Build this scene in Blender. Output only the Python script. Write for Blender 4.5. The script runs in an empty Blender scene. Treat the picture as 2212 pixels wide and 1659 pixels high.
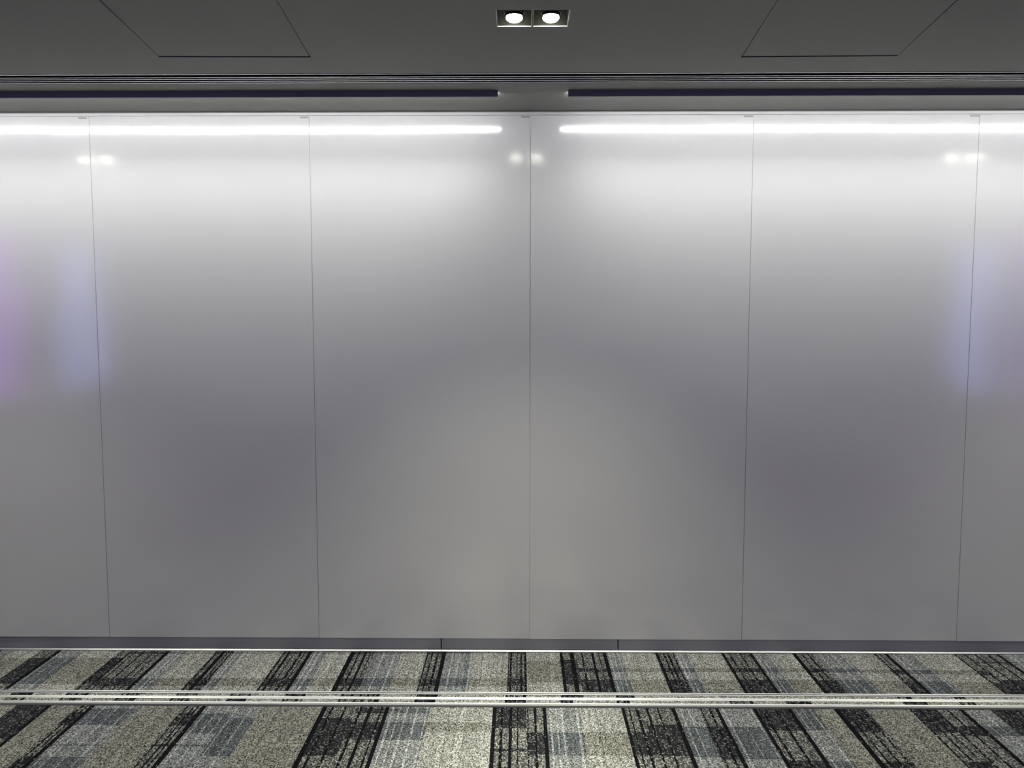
import bpy, bmesh, math, random
from mathutils import Matrix, Vector
from mathutils.geometry import tessellate_polygon
random.seed(7)
S = bpy.context.scene
C = S.collection

# ------------------------------------------------------------------ camera
CAM_Z = 1.8652
PITCH, YAW, ROLL = -0.0764589, 0.0100576, 0.000097
cam_d = bpy.data.cameras.new('camera')
cam_d.sensor_fit = 'HORIZONTAL'
cam_d.sensor_width = 36.0
cam_d.lens = 36.0 * 1695.4 / 2212.0
cam_d.clip_start = 0.02
cam = bpy.data.objects.new('camera', cam_d)
C.objects.link(cam)
cam.matrix_world = (Matrix.Translation((0, 0, CAM_Z)) @ Matrix.Rotation(YAW, 4, 'Z')
                    @ Matrix.Rotation(math.pi / 2 + PITCH, 4, 'X') @ Matrix.Rotation(ROLL, 4, 'Z'))
S.camera = cam

# ------------------------------------------------------------------ world, exposure
world = bpy.data.worlds.new('world')
S.world = world
world.use_nodes = True
world.node_tree.nodes['Background'].inputs['Color'].default_value = (0.5, 0.5, 0.55, 1)
world.node_tree.nodes['Background'].inputs['Strength'].default_value = 0.0
vs = S.view_settings
vs.view_transform = 'Standard'
vs.look = 'None'
vs.gamma = 1.0
vs.exposure = 0.06
vs.use_curve_mapping = False

# light levels (the lamps themselves are built with their fixtures further down)
WASH_STRIP = 34.0        # radiance of the opal strip of the wall-washer lamps
WASH_BEAM = 12.8         # watts of the lensed beam of each wall-washer
WASH_DOWN = math.radians(84)
WASH_SPREAD = math.radians(108)
SPOT_W = 97.0            # watts of each downlight, wide beam
HOT_W = 120.0             # watts of its narrow core
SPOT_ANGLE = math.radians(93)
HOT_ANGLE = math.radians(36)
OUTER = 0.56             # the outer pairs burn dimmer
SPOT_BLEND = 1.0
LENS_L = 62.0            # radiance of a downlight's lens
SCREEN_L = 3.6           # radiance of the display screens at the ends of the hall

# ------------------------------------------------------------------ dimensions (metres)
D = 4.343                # front face of the panelled wall
CEIL = 3.0136
X0, X1, Y0 = -6.2, 6.2, -5.0

# ------------------------------------------------------------------ helpers
def mat(name, col, rough=0.5, metal=0.0, spec=0.5, emit=None, strength=0.0):
    m = bpy.data.materials.new(name)
    m.use_nodes = True
    b = m.node_tree.nodes['Principled BSDF']
    b.inputs['Base Color'].default_value = (*col, 1)
    b.inputs['Roughness'].default_value = rough
    b.inputs['Metallic'].default_value = metal
    b.inputs['Specular IOR Level'].default_value = spec
    if emit:
        b.inputs['Emission Color'].default_value = (*emit, 1)
        b.inputs['Emission Strength'].default_value = strength
    return m

def noise_bump(m, scale, strength, dist=0.002, stretch=(1, 1, 1), detail=3):
    nt = m.node_tree
    tc = nt.nodes.new('ShaderNodeTexCoord')
    mp = nt.nodes.new('ShaderNodeMapping')
    mp.inputs['Scale'].default_value = stretch
    nz = nt.nodes.new('ShaderNodeTexNoise')
    nz.inputs['Scale'].default_value = scale
    nz.inputs['Detail'].default_value = detail
    bp = nt.nodes.new('ShaderNodeBump')
    bp.inputs['Strength'].default_value = strength
    bp.inputs['Distance'].default_value = dist
    nt.links.new(tc.outputs['Object'], mp.inputs['Vector'])
    nt.links.new(mp.outputs['Vector'], nz.inputs['Vector'])
    nt.links.new(nz.outputs['Fac'], bp.inputs['Height'])
    nt.links.new(bp.outputs['Normal'], nt.nodes['Principled BSDF'].inputs['Normal'])

class MB:
    """collects boxes, prisms, tubes into one mesh"""
    def __init__(self):
        self.v, self.f = [], []
    def box(self, x0, x1, y0, y1, z0, z1):
        n = len(self.v)
        self.v += [(x, y, z) for x in (x0, x1) for y in (y0, y1) for z in (z0, z1)]
        self.f += [tuple(n + i for i in q) for q in
                   ((0, 1, 3, 2), (4, 6, 7, 5), (0, 4, 5, 1), (2, 3, 7, 6), (0, 2, 6, 4), (1, 5, 7, 3))]
        return self
    def prism(self, prof, x0, x1):
        """extrude a closed (y, z) outline, counter-clockwise, along x"""
        n, k = len(self.v), len(prof)
        self.v += [(x0, y, z) for y, z in prof] + [(x1, y, z) for y, z in prof]
        self.f.append(tuple(n + i for i in range(k))[::-1])
        self.f.append(tuple(n + k + i for i in range(k)))
        for i in range(k):
            j = (i + 1) % k
            self.f.append((n + i, n + j, n + k + j, n + k + i))
        return self
    def plate(self, poly, z0, z1):
        """extrude an (x, y) polygon between two heights"""
        n, k = len(self.v), len(poly)
        self.v += [(x, y, z0) for x, y in poly] + [(x, y, z1) for x, y in poly]
        self.f.append(tuple(n + i for i in range(k))[::-1])
        self.f.append(tuple(n + k + i for i in range(k)))
        for i in range(k):
            j = (i + 1) % k
            self.f.append((n + i, n + j, n + k + j, n + k + i))
        return self
    def lathe(self, prof, seg=32, tilt=None, at=(0, 0, 0)):
        """turn an (r, z) line round the z axis"""
        n = len(self.v)
        M = tilt or Matrix.Identity(3)
        rings = []
        for r, z in prof:
            if r < 1e-6:
                rings.append([len(self.v)])
                self.v.append(tuple(M @ Vector((0, 0, z)) + Vector(at)))
            else:
                rings.append(list(range(len(self.v), len(self.v) + seg)))
                self.v += [tuple(M @ Vector((r * math.cos(2 * math.pi * i / seg), r * math.sin(2 * math.pi * i / seg), z)) + Vector(at)) for i in range(seg)]
        for a, b in zip(rings, rings[1:]):
            for i in range(seg):
                j = (i + 1) % seg
                if len(a) == 1:
                    self.f.append((a[0], b[i], b[j]))
                elif len(b) == 1:
                    self.f.append((a[j], a[i], b[0]))
                else:
                    self.f.append((a[i], b[i], b[j], a[j]))
        return self
    def build(self, name, m, parent=None, smooth=False, bevel=0.0, fix=True):
        me = bpy.data.meshes.new(name)
        me.from_pydata(self.v, [], self.f)
        if fix:
            bm = bmesh.new(); bm.from_mesh(me)
            bmesh.ops.recalc_face_normals(bm, faces=bm.faces)
            if bevel:
                bmesh.ops.bevel(bm, geom=list(bm.edges), offset=bevel, segments=2, affect='EDGES', clamp_overlap=True)
            bm.to_mesh(me); bm.free()
        if smooth:
            for p in me.polygons:
                p.use_smooth = True
        me.materials.append(m)
        o = bpy.data.objects.new(name, me)
        C.objects.link(o)
        if parent:
            o.parent = parent
        return o

def tag(o, label=None, cat=None, group=None, kind=None):
    if label: o['label'] = label
    if cat: o['category'] = cat
    if group: o['group'] = group
    if kind: o['kind'] = kind
    return o

def empty(name, loc, label, cat, group=None):
    o = bpy.data.objects.new(name, None)
    o.empty_display_size = 0.05
    C.objects.link(o)
    o.location = loc
    return tag(o, label, cat, group)

def copy_tree(o, parent=None):
    c = o.copy(); C.objects.link(c)
    if parent: c.parent = parent
    for ch in list(o.children):
        copy_tree(ch, c)
    return c

# ------------------------------------------------------------------ materials
def panel_material():
    m = mat('glossy_white_board', (0.78, 0.78, 0.775), 0.2, spec=0.9)
    m.node_tree.nodes['Principled BSDF'].inputs['Roughness'].default_value = 0.13
    nt = m.node_tree; N = nt.nodes; Lk = nt.links
    b = N['Principled BSDF']
    tc = N.new('ShaderNodeTexCoord')
    # faint scuffs and specks of wear on the writing surface
    n1 = N.new('ShaderNodeTexNoise'); n1.inputs['Scale'].default_value = 2.3; n1.inputs['Detail'].default_value = 4
    n2 = N.new('ShaderNodeTexNoise'); n2.inputs['Scale'].default_value = 55; n2.inputs['Detail'].default_value = 2
    r = N.new('ShaderNodeMapRange'); r.inputs['From Min'].default_value = 0.76; r.inputs['From Max'].default_value = 0.82
    r.inputs['To Min'].default_value = 1.0; r.inputs['To Max'].default_value = 0.9
    Lk.new(tc.outputs['Object'], n1.inputs['Vector']); Lk.new(tc.outputs['Object'], n2.inputs['Vector'])
    Lk.new(n2.outputs['Fac'], r.inputs['Value'])
    mx = N.new('ShaderNodeMix'); mx.data_type = 'RGBA'; mx.blend_type = 'MULTIPLY'; mx.inputs['Factor'].default_value = 1
    mx.inputs['A'].default_value = (0.78, 0.78, 0.775, 1)
    Lk.new(r.outputs['Result'], mx.inputs['B'])
    Lk.new(mx.outputs['Result'], b.inputs['Base Color'])
    # the sheet is not perfectly flat: long shallow waves
    n3 = N.new('ShaderNodeTexNoise'); n3.inputs['Scale'].default_value = 1.6; n3.inputs['Detail'].default_value = 1
    bp = N.new('ShaderNodeBump'); bp.inputs['Strength'].default_value = 1.0; bp.inputs['Distance'].default_value = 0.0045
    Lk.new(tc.outputs['Object'], n3.inputs['Vector'])
    Lk.new(n3.outputs['Fac'], bp.inputs['Height'])
    Lk.new(bp.outputs['Normal'], b.inputs['Normal'])
    return m

M_PANEL = panel_material()
M_BACK = mat('panel_backing', (0.30, 0.30, 0.30), 0.7)
M_SEAM = mat('seam_backing', (0.7, 0.7, 0.7), 0.6)
M_TOPTRIM = mat('white_top_trim', (0.74, 0.74, 0.72), 0.35)
M_TAB = mat('grey_tape', (0.42, 0.39, 0.37), 0.6)
M_CEIL = mat('ceiling_paint', (0.325, 0.332, 0.307), 0.75, spec=0.3)
noise_bump(M_CEIL, 60, 0.15, 0.001)
M_REVEAL = mat('dark_reveal', (0.025, 0.025, 0.045), 0.7)
M_VOID = mat('ceiling_void', (0.015, 0.015, 0.02), 0.9)
M_WALL = mat('hall_paint', (0.6, 0.6, 0.58), 0.7)
M_BASE = mat('slate_skirting', (0.30, 0.307, 0.335), 0.32, spec=0.5)
noise_bump(M_BASE, 40, 0.08, 0.001, (0.05, 1, 4))
M_JOINT = mat('dark_joint', (0.03, 0.03, 0.035), 0.6)
M_ALU = mat('brushed_aluminium', (0.44, 0.44, 0.43), 0.4, metal=0.95)
noise_bump(M_ALU, 30, 0.1, 0.0005, (0.05, 8, 8))
M_ALUD = mat('dark_edge_rubber', (0.05, 0.05, 0.055), 0.6)
M_FIN = mat('diffuser_fin', (0.85, 0.86, 0.82), 0.3, metal=0.55)
M_NAVY = mat('navy_lamp_housing', (0.20, 0.195, 0.25), 0.5)
M_CAP = mat('pale_end_cap', (0.6, 0.6, 0.6), 0.4)
M_STRIP = mat('opal_strip', (0.9, 0.9, 0.9), 0.4, emit=(1.0, 1.0, 0.98), strength=WASH_STRIP)
M_TRIM = mat('downlight_trim', (0.4, 0.4, 0.38), 0.35)
M_WELL = mat('downlight_well', (0.014, 0.014, 0.012), 0.7, spec=0.1)
M_RING = mat('black_gimbal', (0.02, 0.02, 0.02), 0.4)
M_LENS = mat('downlight_lens', (0.9, 0.9, 0.85), 0.3, emit=(1.0, 0.99, 0.86), strength=LENS_L)
M_SCRB = mat('lavender_screen', (0.02, 0.02, 0.02), 0.3, emit=(0.36, 0.42, 1.0), strength=SCREEN_L)
M_SCRP = mat('purple_screen', (0.02, 0.02, 0.02), 0.3, emit=(0.5, 0.12, 1.0), strength=SCREEN_L)
M_BEZEL = mat('screen_bezel', (0.02, 0.02, 0.022), 0.4)

def carpet_material():
    m = mat('plaid_loop_carpet', (0.3, 0.3, 0.3), 0.95, spec=0.1)
    nt = m.node_tree; N = nt.nodes; Lk = nt.links
    b = N['Principled BSDF']
    at = N.new('ShaderNodeAttribute'); at.attribute_name = 'yarn'
    al = N.new('ShaderNodeAttribute'); al.attribute_name = 'fleck'
    tc = N.new('ShaderNodeTexCoord')
    def vor(sx, sy, rnd):
        mp = N.new('ShaderNodeMapping'); mp.inputs['Scale'].default_value = (sx, sy, 1)
        v = N.new('ShaderNodeTexVoronoi'); v.voronoi_dimensions = '2D'; v.feature = 'F1'
        v.inputs['Scale'].default_value = 1.0; v.inputs['Randomness'].default_value = rnd
        wob = N.new('ShaderNodeTexNoise'); wob.inputs['Scale'].default_value = 260; wob.inputs['Detail'].default_value = 1
        add = N.new('ShaderNodeMixRGB'); add.blend_type = 'LINEAR_LIGHT'; add.inputs['Fac'].default_value = 0.0042
        Lk.new(tc.outputs['Object'], wob.inputs['Vector']); Lk.new(tc.outputs['Object'], add.inputs['Color1'])
        Lk.new(wob.outputs['Color'], add.inputs['Color2'])
        Lk.new(add.outputs['Color'], mp.inputs['Vector']); Lk.new(mp.outputs['Vector'], v.inputs['Vector'])
        return v
    v = vor(178, 104, 0.66)                          # loops of yarn in rows
    gap = N.new('ShaderNodeMapRange')                # dark between the loops
    gap.inputs['From Min'].default_value = 0.15; gap.inputs['From Max'].default_value = 0.72
    gap.inputs['To Min'].default_value = 1.5; gap.inputs['To Max'].default_value = 0.12
    Lk.new(v.outputs['Distance'], gap.inputs['Value'])
    sep = N.new('ShaderNodeSeparateColor'); Lk.new(v.outputs['Color'], sep.inputs['Color'])
    var = N.new('ShaderNodeMapRange'); var.inputs['To Min'].default_value = 0.45; var.inputs['To Max'].default_value = 1.6
    Lk.new(sep.outputs['Red'], var.inputs['Value'])
    mul = N.new('ShaderNodeMath'); mul.operation = 'MULTIPLY'
    Lk.new(gap.outputs['Result'], mul.inputs[0]); Lk.new(var.outputs['Result'], mul.inputs[1])
    # pale flecks: single light loops among the dark ones
    thr = N.new('ShaderNodeMath'); thr.operation = 'LESS_THAN'
    Lk.new(sep.outputs['Green'], thr.inputs[0])
    sepf = N.new('ShaderNodeSeparateColor'); Lk.new(al.outputs['Color'], sepf.inputs['Color'])
    Lk.new(sepf.outputs['Red'], thr.inputs[1])
    mx = N.new('ShaderNodeMix'); mx.data_type = 'RGBA'
    flc = N.new('ShaderNodeMix'); flc.data_type = 'RGBA'
    flc.inputs['A'].default_value = (0.05, 0.05, 0.048, 1); flc.inputs['B'].default_value = (0.33, 0.33, 0.30, 1)
    Lk.new(sepf.outputs['Green'], flc.inputs['Factor']); Lk.new(flc.outputs['Result'], mx.inputs['B'])
    Lk.new(thr.outputs['Value'], mx.inputs['Factor']); Lk.new(at.outputs['Color'], mx.inputs['A'])
    m2 = N.new('ShaderNodeMix'); m2.data_type = 'RGBA'; m2.blend_type = 'MULTIPLY'; m2.inputs['Factor'].default_value = 1
    Lk.new(mx.outputs['Result'], m2.inputs['A']); Lk.new(mul.outputs['Value'], m2.inputs['B'])
    Lk.new(m2.outputs['Result'], b.inputs['Base Color'])
    bp = N.new('ShaderNodeBump'); bp.inputs['Strength'].default_value = 0.5; bp.inputs['Distance'].default_value = 0.003
    bp.invert = True
    Lk.new(v.outputs['Distance'], bp.inputs['Height']); Lk.new(bp.outputs['Normal'], b.inputs['Normal'])
    return m
M_CARPET = carpet_material()

# ------------------------------------------------------------------ carpet pattern (woven stripes and blocks)
FAR=[(-3.096,-2.966,'D',[(3.918,4.235)],[(-2.9791,-2.9635,'K')]),(-2.966,-2.891,'B',[(3.919,4.236)],[]),(-2.891,-2.74,'E',[(3.92,4.238)],[]),(-2.74,-2.621,'D',[(3.921,4.239)],[(-2.6429,-2.6196,'K'),(-2.6702,-2.665,'K')]),(-2.621,-2.486,'B',[(3.923,4.24)],[(-2.6144,-2.6066,'W'),(-2.5274,-2.5222,'W'),(-2.5735,-2.5696,'W')]),(-2.486,-2.281,'E',[(3.924,4.242)],[(-2.397,-2.3931,'W'),(-2.3399,-2.336,'K')]),(-2.281,-2.208,'D',[(3.926,4.243)],[(-2.2691,-2.2613,'K'),(-2.2237,-2.2133,'K')]),(-2.208,-1.995,'D',[(4.301,4.321),(3.901,3.992)],[(-2.1938,-2.1861,'K'),(-2.1484,-2.138,'K'),(-2.0874,-2.0796,'K'),(-2.0524,-2.0472,'K'),(-2.016,-1.9952,'K')]),(-1.995,-1.897,'B',[(4.302,4.322),(3.903,3.993)],[(-1.9862,-1.9784,'W'),(-1.9537,-1.9433,'W'),(-1.929,-1.9213,'W')]),(-1.897,-1.733,'E',[(4.304,4.324),(3.904,3.994)],[(-1.8512,-1.8486,'K'),(-1.7999,-1.796,'K')]),(-1.733,-1.629,'D',[(4.305,4.325),(3.906,3.996)],[(-1.7278,-1.7175,'K'),(-1.6967,-1.6759,'K'),(-1.6616,-1.6539,'K'),(-1.6448,-1.6344,'K')]),(-1.629,-1.572,'B',[(4.306,4.326),(3.906,3.997)],[(-1.6201,-1.6123,'W'),(-1.5993,-1.5916,'W')]),(-1.572,-1.344,'E',[(4.307,4.327),(3.908,3.998)],[(-1.5143,-1.5104,'K'),(-1.4494,-1.4455,'W')]),(-1.344,-1.18,'D',[(4.309,4.329),(3.91,4.0)],[(-1.3449,-1.3319,'K'),(-1.3164,-1.3034,'K'),(-1.2813,-1.2761,'K'),(-1.2489,-1.2359,'K'),(-1.2242,-1.219,'K'),(-1.2008,-1.1801,'K')]),(-1.18,-1.081,'B',[(4.311,4.331),(3.911,4.001)],[(-1.1645,-1.1541,'W'),(-1.1398,-1.1268,'W'),(-1.0931,-1.0853,'W')]),(-1.081,-0.962,'E',[(4.312,4.332),(3.912,4.003)],[(-1.021,-1.0171,'K')]),(-0.962,-0.822,'D',[(4.313,4.333),(3.914,4.004)],[(-0.962,-0.936,'K'),(-0.9152,-0.9048,'K'),(-0.8802,-0.8672,'K'),(-0.8477,-0.8425,'K')]),(-0.822,-0.669,'B',[(4.315,4.335),(3.915,4.005)],[(-0.814,-0.8088,'K'),(-0.7737,-0.7659,'W'),(-0.7101,-0.6997,'W'),(-0.6699,-0.6621,'W')]),(-0.669,-0.526,'E',[(4.316,4.336),(3.917,4.007)],[(-0.5978,-0.5939,'K')]),(-0.526,-0.417,'D',[(4.317,4.338),(3.918,4.008)],[(-0.5245,-0.5167,'K'),(-0.4985,-0.4907,'K'),(-0.4699,-0.457,'K'),(-0.4375,-0.4167,'K')]),(-0.417,-0.261,'B',[(4.319,4.339),(3.919,4.01)],[(-0.3817,-0.3739,'W'),(-0.3414,-0.3362,'W'),(-0.2765,-0.2661,'W')]),(-0.261,-0.064,'E',[(4.321,4.341),(3.921,4.011)],[(-0.2109,-0.2071,'K'),(-0.1642,-0.1603,'W'),(-0.1253,-0.1214,'K')]),(-0.064,0.038,'D',[(4.322,4.342),(3.923,4.013)],[(-0.0636,-0.0584,'K'),(-0.0532,-0.0428,'K'),(-0.0169,-0.0117,'K'),(0.0039,0.0143,'K'),(0.0253,0.037,'K')]),(0.038,0.225,'E',[(3.966,4.226)],[(0.1084,0.1123,'K'),(0.1604,0.1643,'K')]),(0.225,0.321,'D',[(3.946,4.245)],[(0.2272,0.2428,'K'),(0.2831,0.3064,'K')]),(0.321,0.492,'D',[(4.089,4.137),(3.841,4.001)],[(0.3467,0.3571,'K'),(0.4051,0.4181,'K'),(0.4453,0.4505,'K'),(0.4713,0.4921,'K')]),(0.492,0.578,'B',[(4.09,4.139),(3.842,4.002)],[(0.5038,0.5116,'W'),(0.5284,0.5336,'W'),(0.5531,0.5609,'W')]),(0.578,0.767,'E',[(4.092,4.14),(3.843,4.004)],[(0.6459,0.6498,'K'),(0.7057,0.7096,'K')]),(0.767,0.876,'D',[(4.093,4.142),(3.845,4.005)],[(0.7699,0.7855,'K'),(0.8115,0.8219,'K'),(0.8336,0.8465,'K'),(0.8647,0.8725,'K')]),(0.876,0.954,'B',[(4.094,4.143),(3.846,4.006)],[(0.8842,0.8946,'W'),(0.9089,0.9167,'W'),(0.9478,0.9556,'W')]),(0.954,1.141,'E',[(4.096,4.144),(3.847,4.008)],[(1.0095,1.0134,'K')]),(1.141,1.318,'D',[(4.098,4.146),(3.849,4.01)],[(1.1439,1.1595,'K'),(1.1828,1.1932,'K'),(1.2218,1.227,'K'),(1.2452,1.2556,'K'),(1.301,1.3192,'K')]),(1.318,1.414,'B',[(4.099,4.147),(3.85,4.011)],[(1.3296,1.3374,'W'),(1.3542,1.3594,'W'),(1.4023,1.4101,'W')]),(1.414,1.544,'E',[(4.1,4.148),(3.852,4.012)],[]),(1.544,1.661,'D',[(4.101,4.147),(3.848,4.008)],[(1.5425,1.5659,'K'),(1.5945,1.6022,'K'),(1.6269,1.6373,'K')]),(1.661,1.832,'B',[(4.103,4.148),(3.849,4.009)],[(1.6931,1.7009,'W'),(1.7308,1.736,'W'),(1.7607,1.7685,'W'),(1.8152,1.823,'W')]),(1.832,2.001,'E',[(4.093,4.139),(3.841,4.0)],[(1.8873,1.8912,'W')]),(2.001,2.087,'D',[(4.084,4.134),(3.842,3.996)],[(2.0087,2.0191,'K'),(2.0373,2.0425,'K'),(2.0645,2.0827,'K')]),(2.087,2.24,'B',[(4.085,4.135),(3.844,3.998)],[(2.1074,2.1178,'W'),(2.1463,2.1515,'W'),(2.2217,2.232,'W')]),(2.24,2.455,'E',[(4.081,4.132),(3.846,3.989)],[]),(2.455,2.526,'D',[(4.072,4.122),(3.842,3.99)],[(2.4554,2.4658,'K'),(2.5099,2.5203,'K')]),(2.526,2.713,'D',[(4.224,4.236),(3.843,4.018)],[(2.5697,2.5801,'K'),(2.6372,2.6476,'K'),(2.6931,2.7112,'K')]),(2.713,2.876,'B',[(4.226,4.238),(3.845,3.988)],[(2.7541,2.7645,'W'),(2.7943,2.8021,'W')]),(2.876,3.032,'E',[],[])]
NEAR=[(-2.468,-2.373,'D',[(3.377,3.71),(3.077,3.226)],[(-2.4394,-2.431,'K')]),(-2.373,-2.292,'D',[(3.378,3.711),(3.078,3.227)],[(-2.3116,-2.2929,'K'),(-2.3449,-2.3386,'K')]),(-2.292,-2.157,'E',[(3.399,3.712)],[(-2.2296,-2.2254,'W'),(-2.1963,-2.1922,'W')]),(-2.157,-2.08,'D',[(3.507,3.634),(3.08,3.24)],[(-2.1434,-2.133,'K'),(-2.1185,-2.1122,'K'),(-2.1008,-2.08,'K')]),(-2.08,-1.862,'B',[(3.508,3.663),(3.327,3.339),(3.082,3.238)],[(-2.0271,-2.0208,'W'),(-1.9606,-1.9544,'W'),(-1.8993,-1.891,'W'),(-2.0634,-2.0593,'W')]),(-1.862,-1.636,'E',[(3.329,3.341)],[(-1.836,-1.8297,'W'),(-1.7721,-1.769,'K')]),(-1.636,-1.53,'D',[(3.504,3.621),(3.327,3.343)],[(-1.6262,-1.62,'K'),(-1.5961,-1.5878,'K'),(-1.5753,-1.567,'K'),(-1.5535,-1.5306,'K')]),(-1.53,-1.386,'B',[(3.439,3.623),(3.329,3.344)],[(-1.514,-1.5078,'W'),(-1.4621,-1.4559,'W'),(-1.4185,-1.4122,'W')]),(-1.386,-1.253,'B',[(3.252,3.58)],[(-1.378,-1.3697,'W'),(-1.3094,-1.3011,'W')]),(-1.253,-0.96,'E',[(3.332,3.582)],[(-1.1703,-1.1661,'K'),(-1.0872,-1.083,'K')]),(-0.96,-0.794,'D',[(3.26,3.584)],[(-0.9604,-0.9376,'K'),(-0.9168,-0.9044,'K'),(-0.8535,-0.8431,'K')]),(-0.794,-0.634,'D',[(3.63,3.68),(3.391,3.547)],[(-0.7776,-0.7652,'K'),(-0.7309,-0.7164,'K'),(-0.6738,-0.6655,'K'),(-0.652,-0.6333,'K')]),(-0.634,-0.435,'B',[(3.632,3.682),(3.392,3.549)],[(-0.6187,-0.6083,'W'),(-0.5834,-0.5772,'W'),(-0.5502,-0.5398,'W'),(-0.5003,-0.4899,'W'),(-0.4515,-0.4432,'W')]),(-0.435,-0.13,'E',[(3.467,3.551)],[(-0.3393,-0.3352,'K'),(-0.2562,-0.2521,'K')]),(-0.13,0.033,'D',[(3.499,3.734),(3.301,3.324)],[(-0.1285,-0.1118,'K'),(-0.09,-0.0776,'K'),(-0.0495,-0.035,'K'),(-0.0121,-0.0059,'K')]),(0.033,0.128,'D',[(3.277,3.463)],[(0.0357,0.0419,'K'),(0.0689,0.0793,'K'),(0.1115,0.1281,'K')]),(0.128,0.292,'B',[(3.271,3.464)],[(0.1427,0.151,'W'),(0.1728,0.179,'W'),(0.1977,0.2081,'W'),(0.2694,0.2818,'W')]),(0.292,0.494,'E',[(3.273,3.466)],[(0.367,0.3712,'K'),(0.4294,0.4335,'K')]),(0.494,0.593,'D',[(3.274,3.468)],[(0.4927,0.5093,'K'),(0.528,0.5343,'K'),(0.5623,0.5748,'K')]),(0.593,0.756,'D',[(3.272,3.54)],[(0.6132,0.6236,'K'),(0.6662,0.6745,'K'),(0.7358,0.7545,'K')]),(0.756,0.868,'B',[(3.262,3.52)],[(0.7753,0.7815,'W'),(0.8127,0.8189,'W')]),(0.868,0.967,'D',[(3.249,3.525)],[(0.8771,0.8833,'K'),(0.9155,0.928,'K'),(0.9488,0.9654,'K')]),(0.967,1.13,'B',[(3.25,3.522)],[(0.981,0.9914,'W'),(1.0526,1.0568,'W'),(1.1171,1.1254,'W')]),(1.13,1.319,'D',[(3.491,3.747),(3.081,3.241)],[(1.1316,1.1482,'K'),(1.169,1.1815,'K'),(1.2334,1.2459,'K'),(1.2989,1.3176,'K')]),(1.319,1.425,'B',[(3.492,3.749),(3.083,3.236)],[(1.3342,1.3404,'W'),(1.3643,1.3685,'W'),(1.4038,1.4121,'W')]),(1.425,1.524,'E',[(3.494,3.569)],[]),(1.524,1.678,'D',[(3.478,3.751),(3.085,3.238)],[(1.5243,1.5492,'K'),(1.57,1.5783,'K'),(1.6147,1.6251,'K'),(1.6552,1.6635,'K')]),(1.678,1.89,'E',[(3.48,3.753)],[]),(1.89,2.011,'D',[(3.478,3.754),(3.089,3.238)],[(1.8879,1.9004,'K'),(1.9326,1.943,'K'),(1.97,1.9762,'K')]),(2.011,2.15,'D',[(3.451,3.537)],[(2.0084,2.0209,'K'),(2.0677,2.078,'K'),(2.129,2.1497,'K')]),(2.15,2.279,'B',[(3.452,3.539)],[(2.184,2.1903,'W'),(2.2256,2.2318,'W')]),(2.279,2.447,'D',[(3.454,3.759)],[(2.3378,2.3482,'K'),(2.3991,2.4116,'K')]),(2.447,2.655,'E',[],[])]
INS_A=[(-2.57,-2.462),(-2.29,-2.18),(-2.01,-1.905),(-1.731,-1.626),(-1.458,-1.355),(-1.183,-1.078),(-0.898,-0.705),(-0.518,-0.414),(-0.071,0.034),(0.207,0.321),(0.484,0.577),(1.89,1.96),(2.174,2.233)]
INS_B=[(-2.566,-2.467),(-2.291,-2.183),(-2.015,-1.916),(-1.74,-1.636),(-1.459,-1.361),(-1.181,-1.08),(-0.901,-0.699),(-0.522,-0.419),(-0.074,0.031),(0.203,0.265),(0.481,0.546),(1.04,1.154),(1.32,1.442),(1.894,2.009),(2.172,2.246)]
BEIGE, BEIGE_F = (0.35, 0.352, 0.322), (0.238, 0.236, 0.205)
BLUE, BLUE_F = (0.22, 0.232, 0.235), (0.10, 0.112, 0.122)
DARK, DARK_F = (0.085, 0.085, 0.085), (0.024, 0.025, 0.029)
BLACK, WHITE = (0.006, 0.006, 0.008), (0.40, 0.415, 0.41)

def paint_rows(rows, y0, y1, x_ext):
    """full list of stripes, repeated outwards so that the pattern goes on past the frame"""
    rows = sorted(rows)
    span = rows[-1][1] - rows[0][0]
    out = list(rows)
    for s in (-1, 1):
        out += [(a + s * span, b + s * span, t, fb, [(p + s * span, q + s * span, k) for p, q, k in ln]) for a, b, t, fb, ln in rows]
    return sorted(r for r in out if r[1] > -x_ext and r[0] < x_ext)

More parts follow.
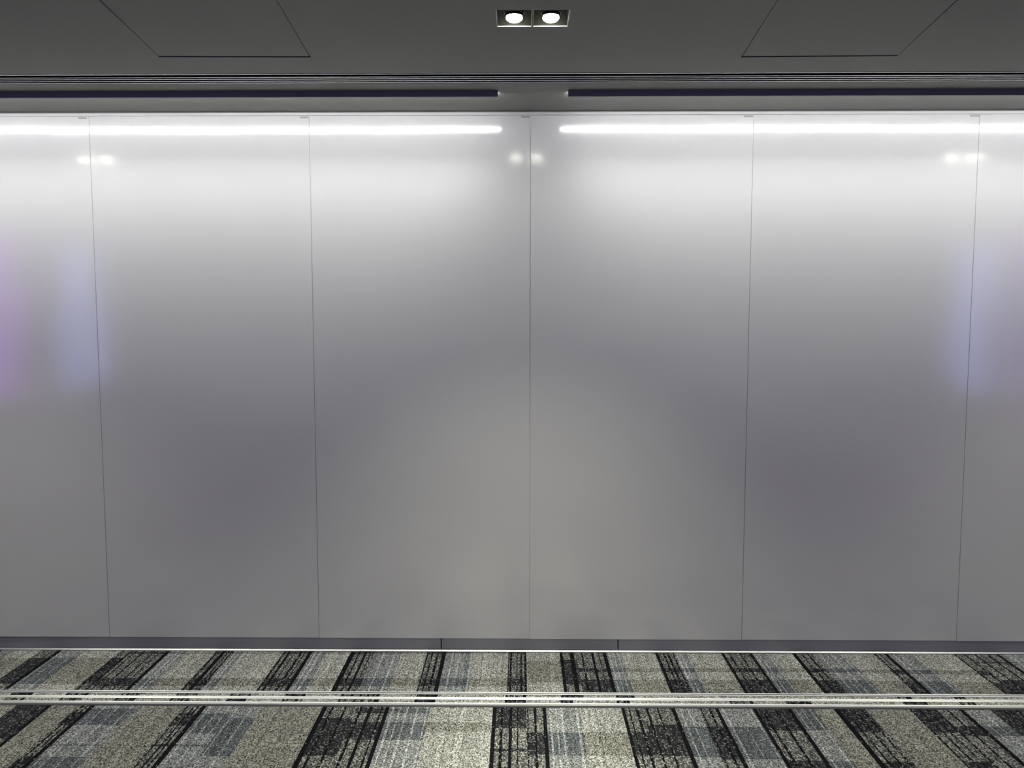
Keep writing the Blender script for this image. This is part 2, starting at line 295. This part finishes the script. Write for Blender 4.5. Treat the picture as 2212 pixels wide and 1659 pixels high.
def carpet_piece(name, rows, y0, y1, x_ext, z, parent, seed):
    rnd = random.Random(seed)
    verts, faces, cols, flk = [], [], [], []
    def quad(xa, xb, ya, yb, c, f):
        n = len(verts)
        verts.extend([(xa, ya, z), (xb, ya, z), (xb, yb, z), (xa, yb, z)])
        faces.append((n, n + 1, n + 2, n + 3)); cols.append(c); flk.append(f)
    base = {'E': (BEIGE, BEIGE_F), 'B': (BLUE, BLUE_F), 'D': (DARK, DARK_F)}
    for a, b, t, fb, ln in rows:
        a, b = max(a, -x_ext), min(b, x_ext)
        if b - a < 1e-4: continue
        xs = {a, b}
        for p, q, k in ln:
            xs.add(min(max(p, a), b)); xs.add(min(max(q, a), b))
        x = a + 0.018
        while x < b - 0.006:
            xs.add(x); x += rnd.uniform(0.008, 0.026)
        xs = sorted(xs)
        ys = {y0, y1}
        for p, q in fb:
            ys.add(min(max(p, y0), y1)); ys.add(min(max(q, y0), y1))
        ys = sorted(ys)
        for xa, xb in zip(xs, xs[1:]):
            xm = (xa + xb) / 2
            hit = next(((k, q - p) for p, q, k in ln if p <= xm <= q), (None, 0))
            line, wide = hit[0], hit[1] > 0.013
            j = rnd.uniform(0.86, 1.14)
            jf = rnd.uniform(0.0, 0.14)
            for ya, yb in zip(ys, ys[1:]):
                ym = (ya + yb) / 2
                fill = any(p <= ym <= q for p, q in fb)
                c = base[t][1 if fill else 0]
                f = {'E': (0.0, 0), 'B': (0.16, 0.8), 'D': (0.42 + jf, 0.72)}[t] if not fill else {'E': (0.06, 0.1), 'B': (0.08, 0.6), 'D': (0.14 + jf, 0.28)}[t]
                if line == 'K': c, f = (BLACK, (0.02, 0.2) if wide else (0.14, 0.5)) if t == 'D' else (tuple(v * 0.6 for v in c), (0, 0))
                if line == 'W': c, f = (WHITE if not fill else (0.24, 0.255, 0.26)), (0.2, 1.0)
                if line is None: c = tuple(v * j for v in c)
                quad(xa, xb, ya, yb, c, f)
    me = bpy.data.meshes.new(name)
    me.from_pydata(verts, [], faces)
    ca = me.color_attributes.new('yarn', 'FLOAT_COLOR', 'CORNER')
    cf = me.color_attributes.new('fleck', 'FLOAT_COLOR', 'CORNER')
    i = 0
    for c, f in zip(cols, flk):
        for _ in range(4):
            ca.data[i].color = (*c, 1); cf.data[i].color = (f[0], f[1], 0, 1); i += 1
    me.materials.append(M_CARPET)
    o = bpy.data.objects.new(name, me)
    C.objects.link(o)
    o.parent = parent
    return o

# near-field beige stripes take the darker, browner tone outside the middle
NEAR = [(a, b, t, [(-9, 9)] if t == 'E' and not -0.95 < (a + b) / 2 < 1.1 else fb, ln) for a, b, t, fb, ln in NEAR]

def insert_rows(groups, seed):
    rnd = random.Random(seed)
    out, x = [], -3.2
    for a, b in groups:
        out.append((x, a, 'E', [], []))
        ln, p = [], a
        while p < b - 0.01:
            ln.append((p, p + 0.012, 'K')); p += rnd.uniform(0.018, 0.05)
        if rnd.random() < 0.75: ln.append((b - 0.016, b, 'K'))
        out.append((a, b, 'D', [(0, 9)] if rnd.random() < 0.45 else [], ln))
        x = b
    out.append((x, 3.2, 'E', [], []))
    return out

# ------------------------------------------------------------------ floor
XF = 6.2
slab = MB().box(X0, X1, Y0, D + 0.02, -0.06, -0.004)
floor = tag(slab.build('floor', M_WALL), 'patterned grey carpet floor of the hall', kind='structure')
Y_FAR, R1, R2, R3 = D - 0.008, (3.8245, 3.847), (3.7725, 3.7905), (3.7105, 3.7335)
LIP = 0.016
carpet_piece('carpet', paint_rows(FAR, R1[1], Y_FAR, XF), R1[1], Y_FAR, XF, 0.0, floor, 1)
carpet_piece('carpet_insert', paint_rows(insert_rows(INS_A, 4), R2[1], R1[0], XF), R2[1], R1[0], XF, 0.0, floor, 2)
carpet_piece('carpet_insert', paint_rows(insert_rows(INS_B, 5), R3[1], R2[0], XF), R3[1], R2[0], XF, 0.0, floor, 3)
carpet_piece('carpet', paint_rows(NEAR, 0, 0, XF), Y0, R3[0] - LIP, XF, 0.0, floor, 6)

# ------------------------------------------------------------------ ceiling with its openings
HATCH_L = [(-1.555, 3.458), (-0.908, 3.468), (-0.864, 2.825), (-1.488, 2.82)]
HATCH_R = [(0.957, 3.485), (1.619, 3.477), (1.545, 2.845), (0.912, 2.845)]
VENT = (-5.9, 5.9, 3.700, 3.848)
DL_Y = (2.970, 3.141)
DL_X = [(-0.0915, 0.0463), (0.0475, 0.1853), (-3.125, -2.987), (-2.986, -2.848), (2.955, 3.093), (3.094, 3.232)]
def rect(x0, x1, y0, y1): return [(x0, y0), (x1, y0), (x1, y1), (x0, y1)]
def grow(poly, g):
    cx = sum(p[0] for p in poly) / len(poly); cy = sum(p[1] for p in poly) / len(poly)
    return [(x + math.copysign(g[0], x - cx), y + math.copysign(g[1], y - cy)) for x, y in poly]
holes = [grow(HATCH_L, (0.003, 0.013)), grow(HATCH_R, (0.003, 0.013)), rect(*VENT)]
for k in (0, 2, 4):
    holes.append(rect(DL_X[k][0], DL_X[k + 1][1], *DL_Y))
CB = D + 0.02
loops = [rect(X0, X1, Y0, CB)] + holes
pts = [Vector((x, y, CEIL)) for lp in loops for x, y in lp]
tris = tessellate_polygon([[Vector((x, y, 0)) for x, y in lp] for lp in loops])
cm = MB(); cm.v = [tuple(p) for p in pts]; cm.f = [tuple(t) for t in tris]
base = 0
TH = 0.018
for lp in loops[1:]:                                  # reveals of the openings
    n = len(cm.v); k = len(lp)
    cm.v += [(x, y, CEIL) for x, y in lp] + [(x, y, CEIL + TH) for x, y in lp]
    for i in range(k):
        j = (i + 1) % k
        cm.f.append((n + i, n + j, n + k + j, n + k + i))
ceiling = tag(cm.build('ceiling', M_CEIL, fix=False), 'matt grey ceiling', kind='structure')
ceiling.data.materials.append(M_REVEAL)
for k in range(len(tris), len(ceiling.data.polygons)):
    ceiling.data.polygons[k].material_index = 1       # dark metal lining of the openings
MB().box(X0, X1, Y0, CB, CEIL + 0.16, CEIL + 0.18).build('ceiling_void', M_VOID, ceiling)
MB().plate(HATCH_L, CEIL, CEIL + 0.016).build('access_panel', M_CEIL, ceiling)
MB().plate(HATCH_R, CEIL, CEIL + 0.016).build('access_panel', M_CEIL, ceiling)

# ------------------------------------------------------------------ the panelled wall
wb = MB().box(X0, X1, D + 0.012, D + 0.10, 0, CEIL)
wall = tag(wb.build('wall_back', M_BACK), 'wall faced with tall glossy white writing panels', kind='structure')
SEAMS = [-5.95, -4.748, -3.546, -2.345, -1.144, 0.056, 1.2595, 2.471, 3.675, 4.878, 6.08]
LEAN = {2: 0.006, 7: -0.006}                          # the two outer panels stand a touch out of line
for i, (a, b) in enumerate(zip(SEAMS, SEAMS[1:])):
    g = 0.0013
    mb = MB()
    bot = {2: 0.0800, 3: 0.0795, 4: 0.0790, 5: 0.0765, 6: 0.0775, 7: 0.0755}.get(i, 0.078)
    mb.box(a + g, b - g, D, D + 0.0035, bot, 2.990)
    mb.box(a + 0.03, b - 0.03, D + 0.0035, D + 0.0115, bot, 2.990)
    p = mb.build('panel', M_PANEL, wall, bevel=0.0006)
    if i in LEAN:
        t = LEAN[i]
        piv = b if t > 0 else a
        p.matrix_local = Matrix.Translation((piv, D, 0)) @ Matrix.Rotation(t, 4, 'Z') @ Matrix.Translation((-piv, -D, 0))
    if b < X1 - 0.2:
        MB().box(b - 0.02, b + 0.02, D + 0.0037, D + 0.012, bot, 2.990).build('seam_backing', M_SEAM, wall)
    # small strip of grey tape at the head of each seam
    if 2 <= i <= 6:
        w = {2: 0.047, 3: 0.043, 4: 0.046, 5: 0.048, 6: 0.046}[i]
        off = {2: 0.012, 3: 0.006, 4: 0.003, 5: 0.004, 6: 0.005}[i]
        zt = 2.977
        MB().box(b - off - w, b - off, D - 0.0012, D, zt, zt + 0.0085).build('tape_tab', M_TAB, p)
tt = tag(MB().box(X0, X1, D - 0.0015, D + 0.012, 2.9915, 3.0055).build('trim_1', M_TOPTRIM, bevel=0.0008),
         'slim white trim along the head of the wall panels', kind='structure')

# skirting in lengths, dark joint strips between them, on a bright edge trim
SK = [X0, -0.4470, 0.5595, X1]
bb = bpy.data.objects.new('baseboard_back', None); C.objects.link(bb)
bb.location = (0, D, 0)
tag(bb, 'dark slate skirting under the white panels', kind='structure')
for a, b in zip(SK, SK[1:]):
    MB().box(a + 0.0035, b - 0.0035, 0.001, 0.012, 0.016, 0.0805).build('skirting_board', M_BASE, bb, bevel=0.0008)
for x in SK[1:3]:
    MB().box(x - 0.0045, x + 0.0045, 0.004, 0.012, 0.014, 0.080).build('joint_strip', M_JOINT, bb)
for k, (a, b) in enumerate(zip(SK, SK[1:])):
    prof = [(D + 0.011, -0.003), (D + 0.011, 0.0175), (D + 0.0065, 0.0185), (D + 0.0015, 0.0162), (D + 0.0008, 0.0118),
            (D + 0.0002, 0.0118), (D - 0.0005, 0.0112), (D - 0.0075, 0.0058), (D - 0.008, 0.004), (D - 0.008, -0.003)]
    t = MB().prism(prof, a + 0.0006, b - 0.0006).build('trim_%d' % (k + 2), M_ALU)
    tag(t, ['left', 'middle', 'right'][k] + ' length of bright metal trim at the carpet edge under the skirting', kind='structure')

# ------------------------------------------------------------------ rest of the hall behind the camera
tag(MB().box(X0 - 0.1, X0, Y0, CB, 0, CEIL).build('wall_left', M_WALL), kind='structure')
tag(MB().box(X1, X1 + 0.1, Y0, CB, 0, CEIL).build('wall_right', M_WALL), kind='structure')
tag(MB().box(X0 - 0.1, X1 + 0.1, Y0 - 0.1, Y0, 0, CEIL).build('wall_front', M_WALL), kind='structure')

# ------------------------------------------------------------------ ceiling air diffusers
def air_diffuser(x0, x1, label):
    t = empty('air_diffuser', ((x0 + x1) / 2, VENT[2], CEIL), label, 'air vent')
    cx, y0 = (x0 + x1) / 2, VENT[2]
    w = x1 - cx
    d = VENT[3] - VENT[2]
    mb = MB()
    mb.box(-w, w, 0.0008, 0.003, 0.0015, 0.12).box(-w, w, d - 0.003, d - 0.0008, 0.0015, 0.12)
    mb.box(-w, w, 0.003, d - 0.003, 0.117, 0.12)
    mb.box(-w, -w + 0.002, 0.003, d - 0.003, 0.004, 0.117).box(w - 0.002, w, 0.003, d - 0.003, 0.004, 0.117)
    mb.build('plenum', M_VOID, t)
    for yc, bw in ((0.0125, 0.0085), (0.0555, 0.009), (0.0825, 0.009), (0.1125, 0.0095), (0.1395, 0.0085)):
        prof = [(yc - bw / 2, 0), (yc + bw / 2, 0), (yc + bw / 2, 0.0012), (yc - bw / 2, 0.0012)]
        MB().prism(prof, -w + 0.0003, w - 0.0003).build('fin', M_FIN, t)
    return t
air_diffuser(VENT[0], 0.0417, 'left long slot air diffuser let into the grey ceiling')
air_diffuser(0.0423, VENT[1], 'right long slot air diffuser let into the grey ceiling')

# ------------------------------------------------------------------ wall-washer lamps hung under the ceiling
BAR_Y, BAR_H = 3.968, 0.0300
def wall_washer(x0, x1, label, cap_side):
    cx, w = (x0 + x1) / 2, (x1 - x0) / 2
    t = empty('wall_washer_lamp', (cx, BAR_Y, CEIL), label, 'lamp', 'long lamp bars along the head of the wall')
    # dark channel, open towards the wall: front plate, top plate, short bottom lip
    mb = MB()
    mb.box(-w, w, 0, 0.003, -BAR_H, -0.0005).box(-w, w, 0.003, 0.025, -0.0045, -0.0005)
    mb.box(-w, w, 0.003, 0.020, -BAR_H + 0.001, -BAR_H + 0.003)
    mb.build('housing', M_NAVY, t)
    # opal strip facing the wall
    st = MB().prism([(0.012, -0.0185), (0.0310, -0.0175), (0.0255, -0.0055), (0.012, -0.0055)], -w + 0.004, w - 0.004)
    st.build('opal_strip', M_STRIP, t)
    for s in (-1, 1):
        MB().prism([(0.003, -0.0045), (0.003, -0.0190), (0.034, -0.0190), (0.034, -0.0045)],
                   s * w - (0.003 if s > 0 else 0), s * w + (0.003 if s < 0 else 0)).build('end_cap', M_NAVY, t)
    la = bpy.data.lights.new('washer_beam', 'AREA')
    la.shape = 'RECTANGLE'; la.size = 2 * w - 0.02; la.size_y = 0.012
    la.energy = WASH_BEAM; la.color = (1.0, 1.0, 0.97); la.spread = WASH_SPREAD
    lo = bpy.data.objects.new('washer_beam', la); C.objects.link(lo)
    lo.parent = t
    lo.location = (0, 0.036, -0.022)
    # area lamps shine along -z; turn towards the wall (+y) and down
    lo.rotation_euler = (math.pi / 2 - WASH_DOWN, 0, 0)
    return t
wall_washer(-4.11, -0.111, 'left navy wall-washer lamp bar under the ceiling, its right end near the middle', 1)
wall_washer(0.2375, 4.2375, 'right navy wall-washer lamp bar under the ceiling, its left end near the middle', -1)

# ------------------------------------------------------------------ square recessed downlights
def make_downlight(label):
    w, d0, d1 = 0.0687, -0.0853, 0.0853
    t = empty('downlight', (0, 0, 0), label, 'ceiling light', 'square recessed downlights in pairs')
    mb = MB()                                          # thin square frame
    f = 0.0035
    mb.box(-w, -w + f, d0, d1, -0.0005, 0.003).box(w - f, w, d0, d1, -0.0005, 0.003)
    mb.box(-w + f, w - f, d0, d0 + f, -0.0005, 0.003).box(-w + f, w - f, d1 - f, d1, -0.0005, 0.003)
    mb.build('frame', M_TRIM, t)
    mb = MB(); g = 0.0015                              # dark open-bottomed well
    mb.box(-w + g, -w + 2 * g, d0 + g, d1 - g, 0.003, 0.075).box(w - 2 * g, w - g, d0 + g, d1 - g, 0.003, 0.075)
    mb.box(-w + 2 * g, w - 2 * g, d0 + g, d0 + 2 * g, 0.003, 0.075).box(-w + 2 * g, w - 2 * g, d1 - 2 * g, d1 - g, 0.003, 0.075)
    mb.box(-w + 2 * g, w - 2 * g, d0 + 2 * g, d1 - 2 * g, 0.072, 0.075)
    mb.build('well', M_WELL, t)
    tilt = Matrix.Rotation(math.radians(-4), 3, 'X')
    MB().lathe([(0.0385, 0.072), (0.0385, 0.016), (0.0365, 0.014), (0.0350, 0.016), (0.0350, 0.072)], 40, None, (0, -0.002, 0)).build('gimbal_ring', M_RING, t, smooth=True)
    MB().lathe([(0.0340, 0.070), (0.0340, 0.012), (0.0320, 0.010), (0.0300, 0.013), (0.0300, 0.070)], 40, None, (0, 0.012, 0)).build('lamp_body', M_WELL, t, smooth=True)
    at = (0, 0.021, -0.005)
    MB().lathe([(0.0315, 0.022), (0.0310, 0.012), (0.026, 0.007), (0.014, 0.0035), (0, 0.0025)], 40, tilt, at).build('lens', M_LENS, t, smooth=True)
    for nm, e, ang in (('downlight_beam', SPOT_W, SPOT_ANGLE), ('downlight_core', HOT_W, HOT_ANGLE)):
        ld = bpy.data.lights.new(nm, 'SPOT')
        ld.energy = e; ld.color = (1.0, 1.0, 0.83)
        ld.spot_size = ang; ld.spot_blend = SPOT_BLEND; ld.shadow_soft_size = 0.03
        lo = bpy.data.objects.new(nm, ld); C.objects.link(lo)
        lo.parent = t; lo.location = (0, 0.021, -0.008)
    return t
dl_labels = ['left one of the two lit square downlights over the middle', 'right one of the two lit square downlights over the middle',
             'outer square downlight beyond the left edge, mirrored near the left seam', 'inner square downlight beyond the left edge, mirrored near the left seam',
             'inner square downlight beyond the right edge, mirrored near the right seam', 'outer square downlight beyond the right edge, mirrored near the right seam']
first = make_downlight(dl_labels[0])
for k, (a, b) in enumerate(DL_X):
    o = first if k == 0 else copy_tree(first)
    o['label'] = dl_labels[k]
    if k >= 2:                                         # the outer pairs are dimmed
        for ch in o.children:
            if ch.type == 'LIGHT':
                key = ch.data.name.split('.')[0] + '_dimmed'
                ld = bpy.data.lights.get(key) or ch.data.copy()
                if ld.name != key:
                    ld.name = key; ld.energy *= OUTER
                ch.data = ld
    o.location = ((a + b) / 2, (DL_Y[0] + DL_Y[1]) / 2, CEIL)

# ------------------------------------------------------------------ metal floor rails
def rail(y0, y1, kind, joints, label):
    t = empty('floor_rail', (0, (y0 + y1) / 2, 0), label, 'floor rail')
    h = (y1 - y0) / 2
    z = 0.0045
    if kind == 'double':      # two narrow ridges with a deep channel between
        prof = [(-h, -0.004), (h, -0.004), (h, 0.004), (h - 0.0010, 0.0048), (h - 0.0058, 0.0024), (h - 0.0066, -0.002), (-h + 0.0072, -0.002),
                (-h + 0.0066, 0.0036), (-h + 0.0056, 0.0044), (-h + 0.0004, 0.0020), (-h, 0.0010)]
    else:                     # two broad ridges sloping to the front, with a fine groove between
        c = {'middle': -0.001, 'front': 0.001}[kind]
        prof = [(-h, -0.004), (h, -0.004), (h, 0.0042), (h - 0.0010, 0.0052), (c + 0.0040, 0.0022), (c + 0.0036, -0.002), (c - 0.0008, -0.002),
                (c - 0.0010, 0.0036), (c - 0.0020, 0.0044), (-h + 0.0016, 0.0014), (-h, 0.0006)]
    xs = [X0 + 0.01] + joints + [X1 - 0.01]
    for a, b in zip(xs, xs[1:]):
        MB().prism(prof, a + 0.0006, b - 0.0006).build('rail_length', M_ALU, t)
    if kind == 'front':       # dark lip where the near carpet starts
        MB().prism([(-h - LIP, -0.004), (-h, -0.004), (-h, 0.0025), (-h - LIP, 0.0012)], xs[0], xs[-1]).build('edge_lip', M_ALUD, t)
    return t
rail(*R1, 'double', [0.053], 'far metal floor rail, two thin ridges, nearest the panelled wall')
rail(*R2, 'middle', [0.053, 1.39], 'middle metal floor rail between two narrow carpet strips')
rail(*R3, 'front', [0.47], 'near metal floor rail with a dark lip, farthest from the wall')

# ------------------------------------------------------------------ lit display screens at both ends of the hall (mirrored in the wall's edges)
def display(sx, y0, y1, m, label):
    x = X0 + 0.01 if sx < 0 else X1 - 0.01
    yc, hw = (y0 + y1) / 2, (y1 - y0) / 2
    t = empty('display_screen', (x, yc, 1.0), label, 'screen', 'lit display screens at the ends of the hall')
    a, b = (0.0, 0.05) if sx < 0 else (-0.05, 0.0)
    MB().box(a, b, -hw, hw, 0.0, 1.95).build('casing', M_BEZEL, t, bevel=0.004)
    c, d = (0.0502, 0.053) if sx < 0 else (-0.053, -0.0502)
    MB().box(c, d, -hw + 0.015, hw - 0.015, 0.015, 1.935).build('screen', m, t)
    return t
display(-1, -2.8, -1.95, M_SCRB, 'lavender lit tall screen beyond the left edge, mirrored by the left seam')
display(-1, -0.95, -0.45, M_SCRP, 'purple lit tall screen beyond the left edge, mirrored at the picture edge')
display(1, -2.45, -1.7, M_SCRB, 'lavender lit tall screen beyond the right edge, mirrored by the right seam')
display(1, -1.0, -0.5, M_SCRP, 'purple lit tall screen beyond the right edge, mirrored at the picture edge')
